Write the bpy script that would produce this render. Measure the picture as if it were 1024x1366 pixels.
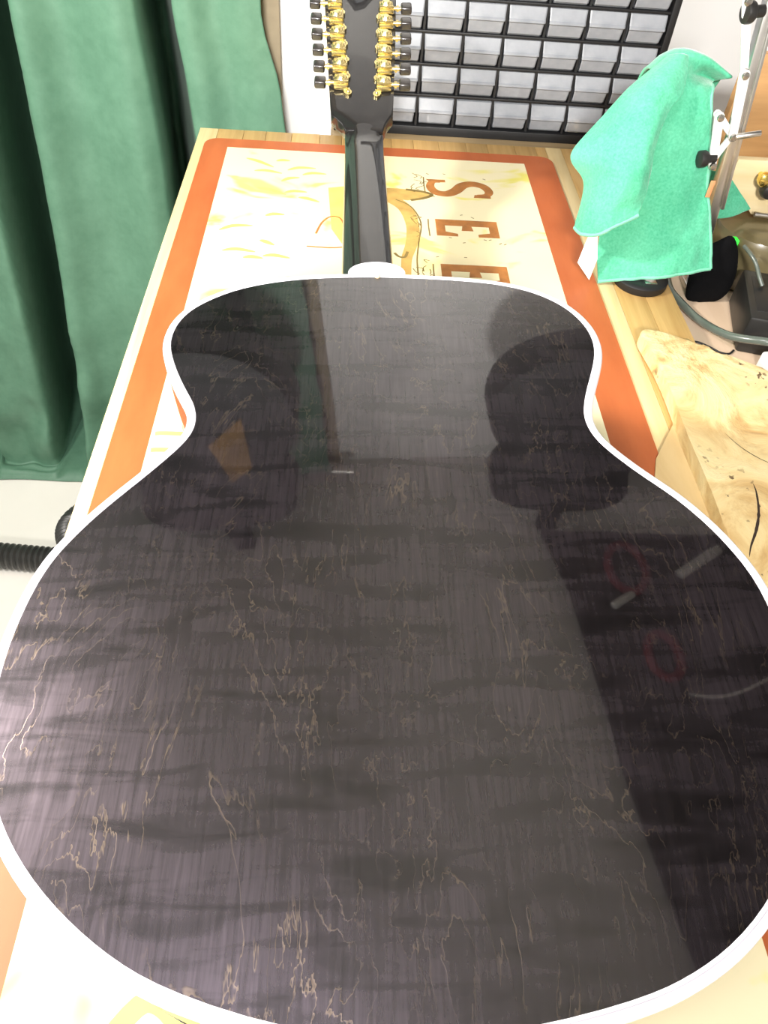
import bpy, bmesh, math, random
from mathutils import Vector, Matrix, noise
random.seed(7)
for o in list(bpy.data.objects): bpy.data.objects.remove(o)
SC = bpy.context.scene
COL = SC.collection

# ------------------------------------------------------------------ camera
# z = 0 is the surface of the workbench, the floor lies at -0.9
cam_d = bpy.data.cameras.new('camera'); cam = bpy.data.objects.new('camera', cam_d); COL.objects.link(cam)
cam_d.sensor_fit = 'HORIZONTAL'; cam_d.sensor_width = 36.0; cam_d.lens = 1025.3 / 1024 * 36.0
cam_d.clip_start = 0.01
CR, CU, CF = Vector((0.9978, -0.018, 0.0642)), Vector((-0.029, 0.7503, 0.6605)), Vector((0.0601, 0.6609, -0.7481))
m = Matrix((CR, CU, -CF)).transposed().to_4x4(); m.translation = (0, 0, 0.5458)
cam.matrix_world = m
SC.camera = cam

# ------------------------------------------------------------------ world, light, exposure
W = bpy.data.worlds.new('world'); SC.world = W; W.use_nodes = True
W.node_tree.nodes['Background'].inputs[0].default_value = (0.9, 0.95, 1.0, 1)
W.node_tree.nodes['Background'].inputs[1].default_value = 0.15
SC.view_settings.view_transform = 'Standard'; SC.view_settings.look = 'None'
SC.view_settings.gamma = 1.0; SC.view_settings.use_curve_mapping = False
SC.view_settings.exposure = -0.28

LAMP_POS, LAMP_AIM = Vector((-0.78, 0.42, 0.80)), Vector((0.05, 0.58, 0.05))
def area(name, loc, aim, size, size_y, power, color, shape='RECTANGLE'):
    l = bpy.data.lights.new(name, 'AREA'); l.shape = shape; l.size = size; l.size_y = size_y
    l.energy = power; l.color = color
    o = bpy.data.objects.new(name, l); COL.objects.link(o); o.location = loc
    o.rotation_euler = (Vector(aim) - Vector(loc)).to_track_quat('-Z', 'Y').to_euler()
    return o
REAR_FILL, LEFT_FILL = (-0.44, -0.15, 1.455), (-1.32, 0.72, 1.455)
area('added_rear_light', REAR_FILL, (REAR_FILL[0], REAR_FILL[1], 0), 0.6, 0.20, 21, (0.96, 0.94, 1.0))  # unseen overhead light added for the sheen on the guitar back
WALL_FILL_POS, WALL_FILL_AIM = Vector((-0.12, -1.50, 1.36)), Vector((-0.05, 1.5, 0.35))
area('added_wall_light', WALL_FILL_POS, WALL_FILL_AIM, 0.34, 0.20, 19, (1.0, 0.98, 0.95)).data.spread = math.radians(60)  # unseen fill light added behind the camera to brighten the far wall
area('added_left_light', LEFT_FILL, (LEFT_FILL[0], LEFT_FILL[1], 0), 0.26, 1.1, 15, (1.0, 0.97, 0.93))  # unseen ceiling light added to brighten the wall and curtain
area('task_lamp_glow', LAMP_POS, LAMP_AIM, 0.11, 0.11, 29, (1.0, 0.95, 0.88), 'DISK')

# ------------------------------------------------------------------ material helpers
def new_mat(name):
    mt = bpy.data.materials.new(name); mt.use_nodes = True
    nt = mt.node_tree; b = nt.nodes['Principled BSDF']
    return mt, nt, b
def N(nt, typ, **kw):
    n = nt.nodes.new(typ)
    for k, v in kw.items():
        if hasattr(n, k): setattr(n, k, v)
        else: n.inputs[k].default_value = v
    return n
def coords(nt, scale=(1, 1, 1), rot=(0, 0, 0), kind='Object'):
    t = nt.nodes.new('ShaderNodeTexCoord'); mp = nt.nodes.new('ShaderNodeMapping')
    mp.inputs['Scale'].default_value = scale; mp.inputs['Rotation'].default_value = rot
    nt.links.new(t.outputs[kind], mp.inputs[0]); return mp.outputs[0]
def ramp(nt, src, stops):
    r = nt.nodes.new('ShaderNodeValToRGB'); e = r.color_ramp.elements
    while len(e) > 1: e.remove(e[0])
    e[0].position = stops[0][0]; e[0].color = tuple(stops[0][1]) + (1,) if len(stops[0][1]) == 3 else stops[0][1]
    for p, c in stops[1:]:
        x = e.new(p); x.color = tuple(c) + (1,) if len(c) == 3 else c
    nt.links.new(src, r.inputs[0]); return r.outputs[0]
def mixc(nt, fac, a, b, mode='MIX'):
    x = nt.nodes.new('ShaderNodeMix'); x.data_type = 'RGBA'; x.blend_type = mode
    for sock, v in ((x.inputs[0], fac), (x.inputs[6], a), (x.inputs[7], b)):
        if hasattr(v, 'default_value') or hasattr(v, 'links'): nt.links.new(v, sock)
        else: sock.default_value = v if not isinstance(v, tuple) or len(v) == 4 else tuple(v) + (1,)
    return x.outputs[2]
def mth(nt, op, a, b=0.0, c=0.0):
    x = nt.nodes.new('ShaderNodeMath'); x.operation = op
    for s, v in zip(x.inputs, (a, b, c)):
        if hasattr(v, 'links'): nt.links.new(v, s)
        else: s.default_value = v
    return x.outputs[0]
def nz(nt, vec, scale, detail=3, rough=0.5, dist=0.0):
    n = nt.nodes.new('ShaderNodeTexNoise'); n.inputs['Scale'].default_value = scale
    n.inputs['Detail'].default_value = detail; n.inputs['Roughness'].default_value = rough; n.inputs['Distortion'].default_value = dist
    nt.links.new(vec, n.inputs['Vector']); return n.outputs[0]
def bump(nt, b, h, strength=0.2, dist=0.002, sock='Normal'):
    x = nt.nodes.new('ShaderNodeBump'); x.inputs['Strength'].default_value = strength; x.inputs['Distance'].default_value = dist
    nt.links.new(h, x.inputs['Height']); nt.links.new(x.outputs[0], b.inputs[sock])
def simple(name, col, rough=0.5, metal=0.0, var=0.12, scale=25, coat=0.0, bmp=0.0):
    mt, nt, b = new_mat(name); v = coords(nt)
    n = nz(nt, v, scale, 4)
    c0 = tuple(max(0, x * (1 - var)) for x in col); c1 = tuple(min(1, x * (1 + var)) for x in col)
    nt.links.new(ramp(nt, n, [(0.3, c0), (0.7, c1)]), b.inputs['Base Color'])
    b.inputs['Roughness'].default_value = rough; b.inputs['Metallic'].default_value = metal
    b.inputs['Coat Weight'].default_value = coat; b.inputs['Coat Roughness'].default_value = 0.03
    if bmp: bump(nt, b, n, bmp)
    return mt

M = {}
M['wall'] = simple('wall_paint', (0.82, 0.81, 0.79), 0.7, var=0.02, scale=6)
M['ceiling'] = simple('ceiling_paint', (0.80, 0.79, 0.77), 0.8, var=0.03, scale=3)
M['floor'] = simple('floor_vinyl', (0.84, 0.81, 0.74), 0.45, var=0.05, scale=5)
M['trim'] = simple('trim_paint', (0.36, 0.29, 0.19), 0.6, var=0.1)
M['binding'] = simple('white_binding_plastic', (0.74, 0.72, 0.77), 0.28, var=0.03, coat=0.4)
M['purfling'] = simple('purfling_grey', (0.33, 0.31, 0.34), 0.3)
M['black_gloss'] = simple('black_lacquer', (0.012, 0.011, 0.011), 0.3, coat=1.0)
M['ebony'] = simple('ebony', (0.02, 0.016, 0.014), 0.45)
M['gold'] = simple('gold_plating', (0.95, 0.76, 0.36), 0.27, 1.0, var=0.1, scale=200)
M['button'] = simple('black_button_plastic', (0.03, 0.026, 0.024), 0.25, coat=0.6)
M['black_plastic'] = simple('black_plastic', (0.009, 0.009, 0.010), 0.5)
M['dark_plastic'] = simple('dark_grey_plastic', (0.016, 0.015, 0.014), 0.42)
M['alu'] = simple('brushed_aluminium', (0.72, 0.70, 0.67), 0.3, 1.0, var=0.05, scale=60)
M['steel'] = simple('steel', (0.55, 0.53, 0.50), 0.25, 1.0)
M['white_metal'] = simple('white_enamel', (0.80, 0.80, 0.79), 0.3, coat=0.3)
M['brass'] = simple('brass', (0.80, 0.62, 0.18), 0.22, 1.0)
M['white_plastic'] = simple('white_plastic', (0.80, 0.79, 0.76), 0.35)
M['foam'] = simple('grey_foam', (0.25, 0.25, 0.26), 0.9, var=0.2, scale=300, bmp=0.3)
M['paper'] = simple('paper', (0.82, 0.82, 0.80), 0.8, var=0.05)
M['tan_bits'] = simple('tan_bits', (0.66, 0.52, 0.34), 0.6, var=0.3, scale=150)
M['orange'] = simple('orange_tag', (0.62, 0.27, 0.12), 0.7)
M['hose'] = simple('black_hose_rubber', (0.03, 0.03, 0.028), 0.38, var=0.2)
M['cable'] = simple('grey_cable_sheath', (0.10, 0.12, 0.10), 0.25, coat=0.5)
M['red'] = simple('red_cloth', (0.24, 0.02, 0.03), 0.8)
M['slate'] = simple('slate_lacquer', (0.010, 0.011, 0.011), 0.6)
M['dark_board'] = simple('dark_board', (0.028, 0.022, 0.018), 0.7, var=0.4, scale=4)
M['amber'] = simple('amber_wood', (0.20, 0.11, 0.035), 0.45, var=0.3)
M['pouch'] = simple('black_cloth', (0.004, 0.004, 0.0045), 1.0, bmp=0.2, scale=400)
M['pouch'].node_tree.nodes['Principled BSDF'].inputs['Specular IOR Level'].default_value = 0.1
M['black_gloss'].node_tree.nodes['Principled BSDF'].inputs['Specular IOR Level'].default_value = 0.1
M['olive_plastic'] = simple('cream_tank_plastic', (0.13, 0.105, 0.05), 0.3, var=0.05, coat=0.6)

def wood(name, c0, c1, gscale=(90, 4, 90), fig=0.35, rough=0.45, coat=0.0):
    mt, nt, b = new_mat(name); v = coords(nt, gscale)
    oi = nt.nodes.new('ShaderNodeObjectInfo')
    add = nt.nodes.new('ShaderNodeVectorMath'); add.operation = 'ADD'
    sc = nt.nodes.new('ShaderNodeVectorMath'); sc.operation = 'SCALE'; sc.inputs[0].default_value = (31, 17, 5)
    nt.links.new(oi.outputs['Random'], sc.inputs['Scale']); nt.links.new(v, add.inputs[0]); nt.links.new(sc.outputs[0], add.inputs[1])
    g = nz(nt, add.outputs[0], 1.0, 5, 0.6, 0.6)
    col = ramp(nt, g, [(0.3, c0), (0.7, c1)])
    tone = ramp(nt, oi.outputs['Random'], [(0.0, (1 - fig,) * 3), (1.0, (1.0, 1.0, 1.0))])
    nt.links.new(mixc(nt, 1.0, col, tone, 'MULTIPLY'), b.inputs['Base Color'])
    b.inputs['Roughness'].default_value = rough; b.inputs['Coat Weight'].default_value = coat
    bump(nt, b, g, 0.08, 0.001)
    return mt
M['stave'] = wood('beech_staves', (0.60, 0.35, 0.11), (0.78, 0.50, 0.19), fig=0.32)
M['edge_stave'] = wood('pale_edge_stave', (0.78, 0.58, 0.27), (0.88, 0.70, 0.38), fig=0.05)
M['plank'] = wood('brown_plank', (0.20, 0.14, 0.07), (0.30, 0.22, 0.12), (4, 60, 60), 0.1)
M['ply'] = wood('pale_plywood', (0.78, 0.62, 0.34), (0.86, 0.72, 0.46), (6, 60, 60), 0.05)
M['brown_board'] = wood('brown_board', (0.38, 0.20, 0.075), (0.50, 0.28, 0.11), (6, 6, 60), 0.05)
M['pink_bench'] = wood('pale_pinkish_bench', (0.60, 0.44, 0.30), (0.68, 0.52, 0.38), (30, 3, 30), 0.05)
M['thin_board'] = wood('thin_tan_board', (0.60, 0.42, 0.19), (0.70, 0.52, 0.26), (25, 10, 25), 0.05)
M['leg'] = wood('bench_leg_wood', (0.45, 0.28, 0.12), (0.55, 0.36, 0.17), (30, 30, 3), 0.05)

def back_material():
    mt, nt, b = new_mat('black_stained_maple')
    fine = nz(nt, coords(nt, (430, 22, 1)), 1.0, 4, 0.6)                       # fibres along the body
    flame = nz(nt, coords(nt, (13, 74, 1)), 1.0, 3, 0.55, 0.6)                    # flame across it
    cont = nz(nt, coords(nt, (17, 6.5, 1)), 1.0, 6, 0.55, 0.5)                  # rotary-cut contour figure
    big = nz(nt, coords(nt, (5, 4, 1)), 1.0, 3, 0.55)
    k = mth(nt, 'MULTIPLY', cont, 16.0)
    fr = mth(nt, 'FRACT', k); fl = mth(nt, 'FLOOR', k)
    wn = nt.nodes.new('ShaderNodeTexWhiteNoise'); wn.noise_dimensions = '1D'; nt.links.new(fl, wn.inputs['W'])
    line = ramp(nt, fr, [(0.0, (1, 1, 1)), (0.03, (0.8, 0.8, 0.8)), (0.10, (0, 0, 0))])
    msk = ramp(nt, nz(nt, coords(nt, (22, 16, 1)), 1.0, 3), [(0.43, (0.08, 0.08, 0.08)), (0.60, (1, 1, 1))])
    line = mth(nt, 'MULTIPLY', line, msk)
    val = mth(nt, 'MULTIPLY', ramp(nt, fine, [(0.32, (0.45,) * 3), (0.68, (1.0,) * 3)]), ramp(nt, flame, [(0.34, (0.36,) * 3), (0.54, (1.0,) * 3)]))
    plate = mth(nt, 'ADD', mth(nt, 'MULTIPLY', wn.outputs[0], 0.6), 0.6)
    val = mth(nt, 'MULTIPLY', val, plate)
    val = mth(nt, 'MULTIPLY', val, ramp(nt, big, [(0.32, (0.45,) * 3), (0.66, (1.0,) * 3)]))
    col = mixc(nt, val, (0.0022, 0.002, 0.0022), (0.064, 0.051, 0.061))
    col = mixc(nt, mth(nt, 'MULTIPLY', line, 0.8), col, (0.125, 0.093, 0.068))
    nt.links.new(col, b.inputs['Base Color'])
    b.inputs['Roughness'].default_value = 0.36
    b.inputs['Metallic'].default_value = 0.85          # stained fibres shine like silk below the lacquer
    b.inputs['Coat Weight'].default_value = 1.0; b.inputs['Coat Roughness'].default_value = 0.03; b.inputs['Coat IOR'].default_value = 1.85
    bump(nt, b, mth(nt, 'ADD', line, mth(nt, 'MULTIPLY', fine, 0.3)), 0.10, 0.0004)
    wav = nz(nt, coords(nt, (12, 12, 1)), 1.0, 2)
    bump(nt, b, wav, 0.05, 0.002, 'Coat Normal')
    return mt
M['back'] = back_material()

def mat_print(name, light, dark, yellow):
    mt, nt, b = new_mat(name)
    v = coords(nt, (9, 12, 1)); n = nz(nt, v, 1.0, 3, 0.55, 0.8)
    n2 = nz(nt, coords(nt, (2, 3, 1)), 1.0, 2)
    c = ramp(nt, n, [(0.42, light), (0.58, light), (0.66, yellow)])
    c = mixc(nt, ramp(nt, n2, [(0.4, (0, 0, 0)), (0.75, (0.6, 0.6, 0.6))]), c, dark)
    nt.links.new(c, b.inputs['Base Color']); b.inputs['Roughness'].default_value = 0.55
    return mt
M['panel'] = mat_print('mat_print', (0.86, 0.77, 0.50), (0.78, 0.63, 0.32), (0.80, 0.72, 0.14))
def terracotta():
    mt, nt, b = new_mat('terracotta_mat')
    n = nz(nt, coords(nt, (30, 8, 1)), 1.0, 5, 0.6)
    nt.links.new(ramp(nt, n, [(0.3, (0.40, 0.092, 0.022)), (0.7, (0.49, 0.125, 0.034))]), b.inputs['Base Color'])
    b.inputs['Roughness'].default_value = 0.5
    bump(nt, b, n, 0.1, 0.0006); return mt
M['terracotta'] = terracotta()
M['ink'] = simple('brown_ink', (0.42, 0.16, 0.035), 0.6, var=0.25, scale=60)
M['ink_dark'] = simple('dark_ink', (0.22, 0.15, 0.04), 0.6, var=0.3, scale=60)
M['ink_tan'] = simple('tan_ink', (0.58, 0.36, 0.10), 0.6, var=0.25, scale=40)
M['ink_yellow'] = simple('yellow_ink', (0.74, 0.68, 0.14), 0.6, var=0.1, scale=40)

def slab_material():
    mt, nt, b = new_mat('pale_burl')
    v = coords(nt, (11, 8, 8)); n = nz(nt, v, 1.0, 7, 0.6, 2.0)
    c = ramp(nt, n, [(0.28, (0.40, 0.21, 0.07)), (0.40, (0.62, 0.41, 0.17)), (0.50, (0.76, 0.58, 0.28)), (0.60, (0.80, 0.66, 0.36)), (0.72, (0.56, 0.35, 0.14))])
    sp = nz(nt, coords(nt, (110, 90, 60)), 1.0, 3); cl = nz(nt, coords(nt, (14, 14, 14)), 1.0, 2)
    s = mth(nt, 'MULTIPLY', ramp(nt, sp, [(0.64, (0, 0, 0)), (0.68, (1, 1, 1))]), ramp(nt, cl, [(0.55, (0, 0, 0)), (0.66, (1, 1, 1))]))
    nt.links.new(mixc(nt, s, c, (0.10, 0.05, 0.02)), b.inputs['Base Color'])
    b.inputs['Roughness'].default_value = 0.4; bump(nt, b, n, 0.7, 0.008); return mt
M['slab'] = slab_material()
M['crack'] = simple('dark_crack', (0.03, 0.015, 0.008), 0.9)

def cloth(name, c0, c1, fuzz_scale, sheen, rough=0.85, bs=0.4, bd=0.002):
    mt, nt, b = new_mat(name)
    f = nz(nt, coords(nt, (fuzz_scale,) * 3), 1.0, 3, 0.6); l = nz(nt, coords(nt, (18, 18, 18)), 1.0, 4)
    x = mth(nt, 'ADD', mth(nt, 'MULTIPLY', f, 0.5), mth(nt, 'MULTIPLY', l, 0.5))
    nt.links.new(ramp(nt, x, [(0.35, c0), (0.65, c1)]), b.inputs['Base Color'])
    b.inputs['Roughness'].default_value = rough; b.inputs['Sheen Weight'].default_value = sheen; b.inputs['Sheen Roughness'].default_value = 0.4
    bump(nt, b, x, bs, bd); return mt
M['towel'] = cloth('green_microfibre', (0.05, 0.36, 0.20), (0.12, 0.52, 0.32), 330, 0.5, bs=0.6)
M['hem'] = cloth('pale_hem_stitch', (0.14, 0.50, 0.32), (0.20, 0.56, 0.38), 600, 0.2)
M['curtain'] = cloth('dark_green_curtain', (0.075, 0.175, 0.110), (0.100, 0.215, 0.140), 60, 0.03, 0.55, 0.15)

def drawer_mat():
    mt, nt, b = new_mat('frosted_drawer_plastic')
    n = nz(nt, coords(nt, (40, 40, 60)), 1.0, 3)
    nt.links.new(ramp(nt, n, [(0.3, (0.42, 0.44, 0.48)), (0.7, (0.54, 0.56, 0.60))]), b.inputs['Base Color'])
    b.inputs['Roughness'].default_value = 0.22; b.inputs['Transmission Weight'].default_value = 0.45; b.inputs['IOR'].default_value = 1.35
    return mt
M['drawer'] = drawer_mat()
def emit(name, col, s):
    mt, nt, b = new_mat(name); b.inputs['Emission Color'].default_value = col + (1,); b.inputs['Emission Strength'].default_value = s
    b.inputs['Base Color'].default_value = col + (1,); return mt
M['led'] = emit('green_pilot_light', (0.04, 0.75, 0.06), 0.9)

# ------------------------------------------------------------------ mesh helpers
def mesh_obj(name, verts, faces, mt, parent=None, smooth=False, sharp=None):
    me = bpy.data.meshes.new(name); me.from_pydata([tuple(v) for v in verts], [], faces); me.update()
    me.materials.append(M[mt])
    if smooth: me.polygons.foreach_set('use_smooth', [True] * len(me.polygons))
    if smooth and sharp: me.set_sharp_from_angle(angle=math.radians(sharp))
    o = bpy.data.objects.new(name, me); COL.objects.link(o)
    if parent: o.parent = parent
    return o
def bm_obj(name, bm, mt, parent=None, smooth=True, sharp=35):
    bmesh.ops.recalc_face_normals(bm, faces=bm.faces[:])
    me = bpy.data.meshes.new(name); bm.to_mesh(me); bm.free(); me.materials.append(M[mt])
    if smooth:
        me.polygons.foreach_set('use_smooth', [True] * len(me.polygons)); me.set_sharp_from_angle(angle=math.radians(sharp))
    o = bpy.data.objects.new(name, me); COL.objects.link(o)
    if parent: o.parent = parent
    return o
def add_box(bm, lo, hi, bev=0.0, mtx=None, seg=2):
    r = bmesh.ops.create_cube(bm, size=1.0); vs = r['verts']
    for v in vs: v.co = Vector([(lo[i] + hi[i]) / 2 + v.co[i] * (hi[i] - lo[i]) for i in range(3)])
    if bev:
        es = list({e for v in vs for e in v.link_edges})
        q = bmesh.ops.bevel(bm, geom=es, offset=bev, segments=seg, affect='EDGES', profile=0.5)
        vs = list({v for f in q['faces'] for v in f.verts} | {v for v in vs if v.is_valid})
    if mtx:
        for v in vs: v.co = mtx @ v.co
    return vs
def box(name, lo, hi, mt, parent=None, bev=0.0, mtx=None):
    bm = bmesh.new(); add_box(bm, lo, hi, bev, mtx); return bm_obj(name, bm, mt, parent)
def add_cyl(bm, a, b, r0, r1=None, seg=20, bev=0.0):
    a, b = Vector(a), Vector(b); r1 = r0 if r1 is None else r1
    q = (b - a).to_track_quat('Z', 'Y').to_matrix().to_4x4(); q.translation = (a + b) / 2
    r = bmesh.ops.create_cone(bm, cap_ends=True, segments=seg, radius1=r0, radius2=r1, depth=(b - a).length, matrix=q)
    if bev:
        es = [e for v in r['verts'] for e in v.link_edges if len(e.link_faces) == 2 and any(len(f.verts) > 4 for f in e.link_faces)]
        bmesh.ops.bevel(bm, geom=list(set(es)), offset=bev, segments=2, affect='EDGES', profile=0.5)
def cyl(name, a, b, r0, mt, parent=None, r1=None, seg=20, bev=0.0):
    bm = bmesh.new(); add_cyl(bm, a, b, r0, r1, seg, bev); return bm_obj(name, bm, mt, parent)
def lathe(name, prof, mt, parent=None, seg=24, mtx=None):
    V, F = [], []
    for r, z in prof:
        for k in range(seg):
            a = 2 * math.pi * k / seg; p = Vector((r * math.cos(a), r * math.sin(a), z)); V.append(mtx @ p if mtx else p)
    for i in range(len(prof) - 1):
        for k in range(seg):
            F.append((i * seg + k, i * seg + (k + 1) % seg, (i + 1) * seg + (k + 1) % seg, (i + 1) * seg + k))
    F.append(tuple(reversed(range(seg)))); F.append(tuple(range((len(prof) - 1) * seg, len(prof) * seg)))
    return mesh_obj(name, V, F, mt, parent, True, 40)
def cat(P, n, closed=False):
    P = [Vector(p) for p in P]; out = []; L = len(P)
    for i in range(L if closed else L - 1):
        if closed: a, b, c, d = P[i - 1], P[i], P[(i + 1) % L], P[(i + 2) % L]
        else: a, b, c, d = P[max(i - 1, 0)], P[i], P[i + 1], P[min(i + 2, L - 1)]
        for k in range(n):
            t = k / n
            out.append(0.5 * (2 * b + (c - a) * t + (2 * a - 5 * b + 4 * c - d) * t * t + (3 * b - a - 3 * c + d) * t ** 3))
    if not closed: out.append(P[-1])
    return out
def tube(name, pts, rad, mt, parent=None, seg=12, n=8, rfun=None):
    P = cat(pts, n) if n > 1 else [Vector(p) for p in pts]
    V, F = [], []; nrm = None
    for i, p in enumerate(P):
        t = (P[min(i + 1, len(P) - 1)] - P[max(i - 1, 0)]).normalized()
        if nrm is None: nrm = t.orthogonal().normalized()
        nrm = (nrm - t * nrm.dot(t)).normalized(); bn = t.cross(nrm); r = rfun(i) if rfun else rad
        for k in range(seg):
            a = 2 * math.pi * k / seg; V.append(p + (nrm * math.cos(a) + bn * math.sin(a)) * r)
    for i in range(len(P) - 1):
        for k in range(seg): F.append((i * seg + k, i * seg + (k + 1) % seg, (i + 1) * seg + (k + 1) % seg, (i + 1) * seg + k))
    F.append(tuple(reversed(range(seg)))); F.append(tuple(range((len(P) - 1) * seg, len(P) * seg)))
    return mesh_obj(name, V, F, mt, parent, True, 60)
def prism(name, poly, z0, z1, mt, parent=None, bev=0.0, mtx=None):
    bm = bmesh.new(); vs = [bm.verts.new((x, y, z0)) for x, y in poly]; f = bm.faces.new(vs)
    r = bmesh.ops.extrude_face_region(bm, geom=[f])
    tv = [g for g in r['geom'] if isinstance(g, bmesh.types.BMVert)]
    for v in tv: v.co.z = z1
    if bev: bmesh.ops.bevel(bm, geom=bm.edges[:], offset=bev, segments=2, affect='EDGES', profile=0.5)
    if mtx: bmesh.ops.transform(bm, matrix=mtx, verts=bm.verts[:])
    return bm_obj(name, bm, mt, parent)
def tag(o, label=None, cat_=None, group=None, kind=None):
    if label: o['label'] = label
    if cat_: o['category'] = cat_
    if group: o['group'] = group
    if kind: o['kind'] = kind
    return o
def thing(name, label, cat_, loc=(0, 0, 0), group=None):
    o = bpy.data.objects.new(name, None); COL.objects.link(o); o.location = loc; o.empty_display_size = 0.05
    return tag(o, label, cat_, group)
def keep(child, par):      # parent a mesh that was modelled in world space
    child.parent = par; child.matrix_parent_inverse = Matrix.Translation(par.location).inverted(); return child
class Part:                # parent used by builders for things modelled in world space
    def __init__(s, par): s.par = par
def W_(o, par): return keep(o, par)

# ------------------------------------------------------------------ the room
FZ, CZ = -0.9, 1.5
tag(box('floor', (-2.1, -2.1, FZ - 0.05), (2.1, 2.0, FZ), 'floor'), 'pale cream workshop floor', kind='structure')
tag(box('ceiling', (-2.1, -2.1, CZ), (2.1, 2.0, CZ + 0.05), 'ceiling'), 'white ceiling', kind='structure')
tag(box('wall_back', (-0.125, 1.502, FZ), (2.1, 2.0, CZ), 'wall'), 'white painted wall behind the drawer cabinet', kind='structure')
tag(box('wall_alcove', (-2.02, 1.92, FZ), (-0.125, 2.0, CZ), 'wall'), 'wall of the alcove behind the curtain', kind='structure')
tag(box('wall_left', (-2.1, -2.1, FZ), (-2.02, 2.0, CZ), 'wall'), 'white side wall', kind='structure')
tag(box('wall_right', (2.02, -2.1, FZ), (2.1, 1.52, CZ), 'wall'), 'white side wall', kind='structure')
tag(box('wall_front', (-2.02, -2.1, FZ), (2.02, -2.02, CZ), 'wall'), 'white wall', kind='structure')
tag(box('trim_1', (-0.168, 1.480, FZ), (-0.1215, 1.501, CZ), 'trim', bev=0.003), 'beige-brown casing strip beside the green curtain', kind='structure')

# ------------------------------------------------------------------ workbench
TX0, TX1, TY0, TY1, TH = -0.243, 0.434, -0.42, 1.312, 0.040
bench = thing('workbench', 'butcher-block workbench of pale glued staves under the terracotta-bordered mat', 'workbench', (0.1, 0.45, FZ))
xs_ = [TX0, TX0 + 0.030]
while xs_[-1] < 0.28: xs_.append(xs_[-1] + random.choice((0.036, 0.042, 0.046)))
xs_ += [0.330, 0.357, 0.394, TX1]
cols = list(zip(xs_, xs_[1:]))
for ci, (a, b) in enumerate(cols):
    y = TY0; first = True
    edge = ci == 0 or a > 0.325 and a < 0.34
    while y < TY1 - 1e-4:
        L = TY1 - TY0 if edge else random.uniform(0.26, 0.6)
        if first and not edge: L *= random.uniform(0.4, 1)
        first = False
        y2 = y + L
        if TY1 - y2 < 0.12: y2 = TY1
        W_(box('stave', (a + 0.0002, y + 0.0002, -TH), (b - 0.0002, y2 - 0.0002, random.uniform(-0.0002, 0.0)), 'edge_stave' if edge else 'stave', bev=0.0005), bench)
        y = y2
for lx in (TX0 + 0.05, TX1 - 0.05):
    for ly in (TY0 + 0.06, TY1 - 0.08):
        W_(box('leg', (lx - 0.035, ly - 0.035, FZ), (lx + 0.035, ly + 0.035, -TH), 'leg', bev=0.003), bench)
for ly in (TY0 + 0.06, TY1 - 0.08):
    W_(box('apron', (TX0 + 0.086, ly - 0.012, -TH - 0.1), (TX1 - 0.086, ly + 0.012, -TH), 'leg', bev=0.002), bench)

# side bench to the right, a little lower
sb = thing('side_bench', 'lower side bench with pale pinkish top beyond the butcher-block edge', 'bench', (0.75, 0.7, FZ))
W_(box('top', (0.442, 0.02, -0.058), (1.15, 1.30, -0.030), 'pink_bench', bev=0.002), sb)
for lx in (0.49, 1.10):
    for ly in (0.08, 1.24): W_(box('leg', (lx - 0.03, ly - 0.03, FZ), (lx + 0.03, ly + 0.03, -0.058), 'leg', bev=0.002), sb)
# ledge behind the bench that carries the drawer cabinet
lg = thing('ledge_shelf', 'narrow brown wooden ledge under the black drawer cabinet', 'shelf', (0.25, 1.42, -0.03))
W_(box('board', (-0.03, 1.3135, -0.024), (0.62, 1.5015, -0.004), 'plank', bev=0.001), lg)
for lx in (0.05, 0.5): W_(box('bracket', (lx - 0.01, 1.33, -0.16), (lx + 0.01, 1.5015, -0.024), 'steel', bev=0.002), lg)

# ------------------------------------------------------------------ bench mat
MX0, MX1, MY0, MY1, MZ = -0.2275, 0.333, -0.16, 1.269, 0.003
mat = thing('bench_mat', 'terracotta-bordered bench mat printed with brown slab-serif letters on yellow wood', 'mat', (0.05, 0.5, 0))
def rrect(x0, y0, x1, y1, r, n=6):
    P = []
    for cx, cy, a0 in ((x1 - r, y0 + r, -90), (x1 - r, y1 - r, 0), (x0 + r, y1 - r, 90), (x0 + r, y0 + r, 180)):
        for k in range(n + 1):
            a = math.radians(a0 + 90 * k / n); P.append((cx + r * math.cos(a), cy + r * math.sin(a)))
    return P
W_(prism('border', rrect(MX0, MY0, MX1, MY1, 0.022), 0.0, MZ, 'terracotta'), mat)
PX0, PX1, PY0, PY1 = -0.190, 0.284, -0.10, 1.238
W_(prism('printed_panel', [(PX0, PY0), (PX1, PY0), (PX1, PY1), (PX0, PY1)], MZ, MZ + 0.0002, 'panel'), mat)
ZI = MZ + 0.0002
def inkpoly(name, poly, mt, dz=0.0):
    W_(prism(name, poly, ZI, ZI + 0.00012 + dz, mt), mat)
def stroke(name, pts, wd, mt, dz=0.0, n=5):
    P = cat([(a, b, 0) for a, b in pts], n); L, R = [], []
    for i, p in enumerate(P):
        t = (P[min(i + 1, len(P) - 1)] - P[max(i - 1, 0)]).normalized(); w = wd(i / (len(P) - 1)) if callable(wd) else wd
        L.append((p.x - t.y * w / 2, p.y + t.x * w / 2)); R.append((p.x + t.y * w / 2, p.y - t.x * w / 2))
    V = [(a, b, ZI + 0.00012 + dz) for a, b in L + R]; n_ = len(L)
    W_(mesh_obj(name, V, [(i, n_ + i, n_ + i + 1, i + 1) for i in range(n_ - 1)], mt), mat)
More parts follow.
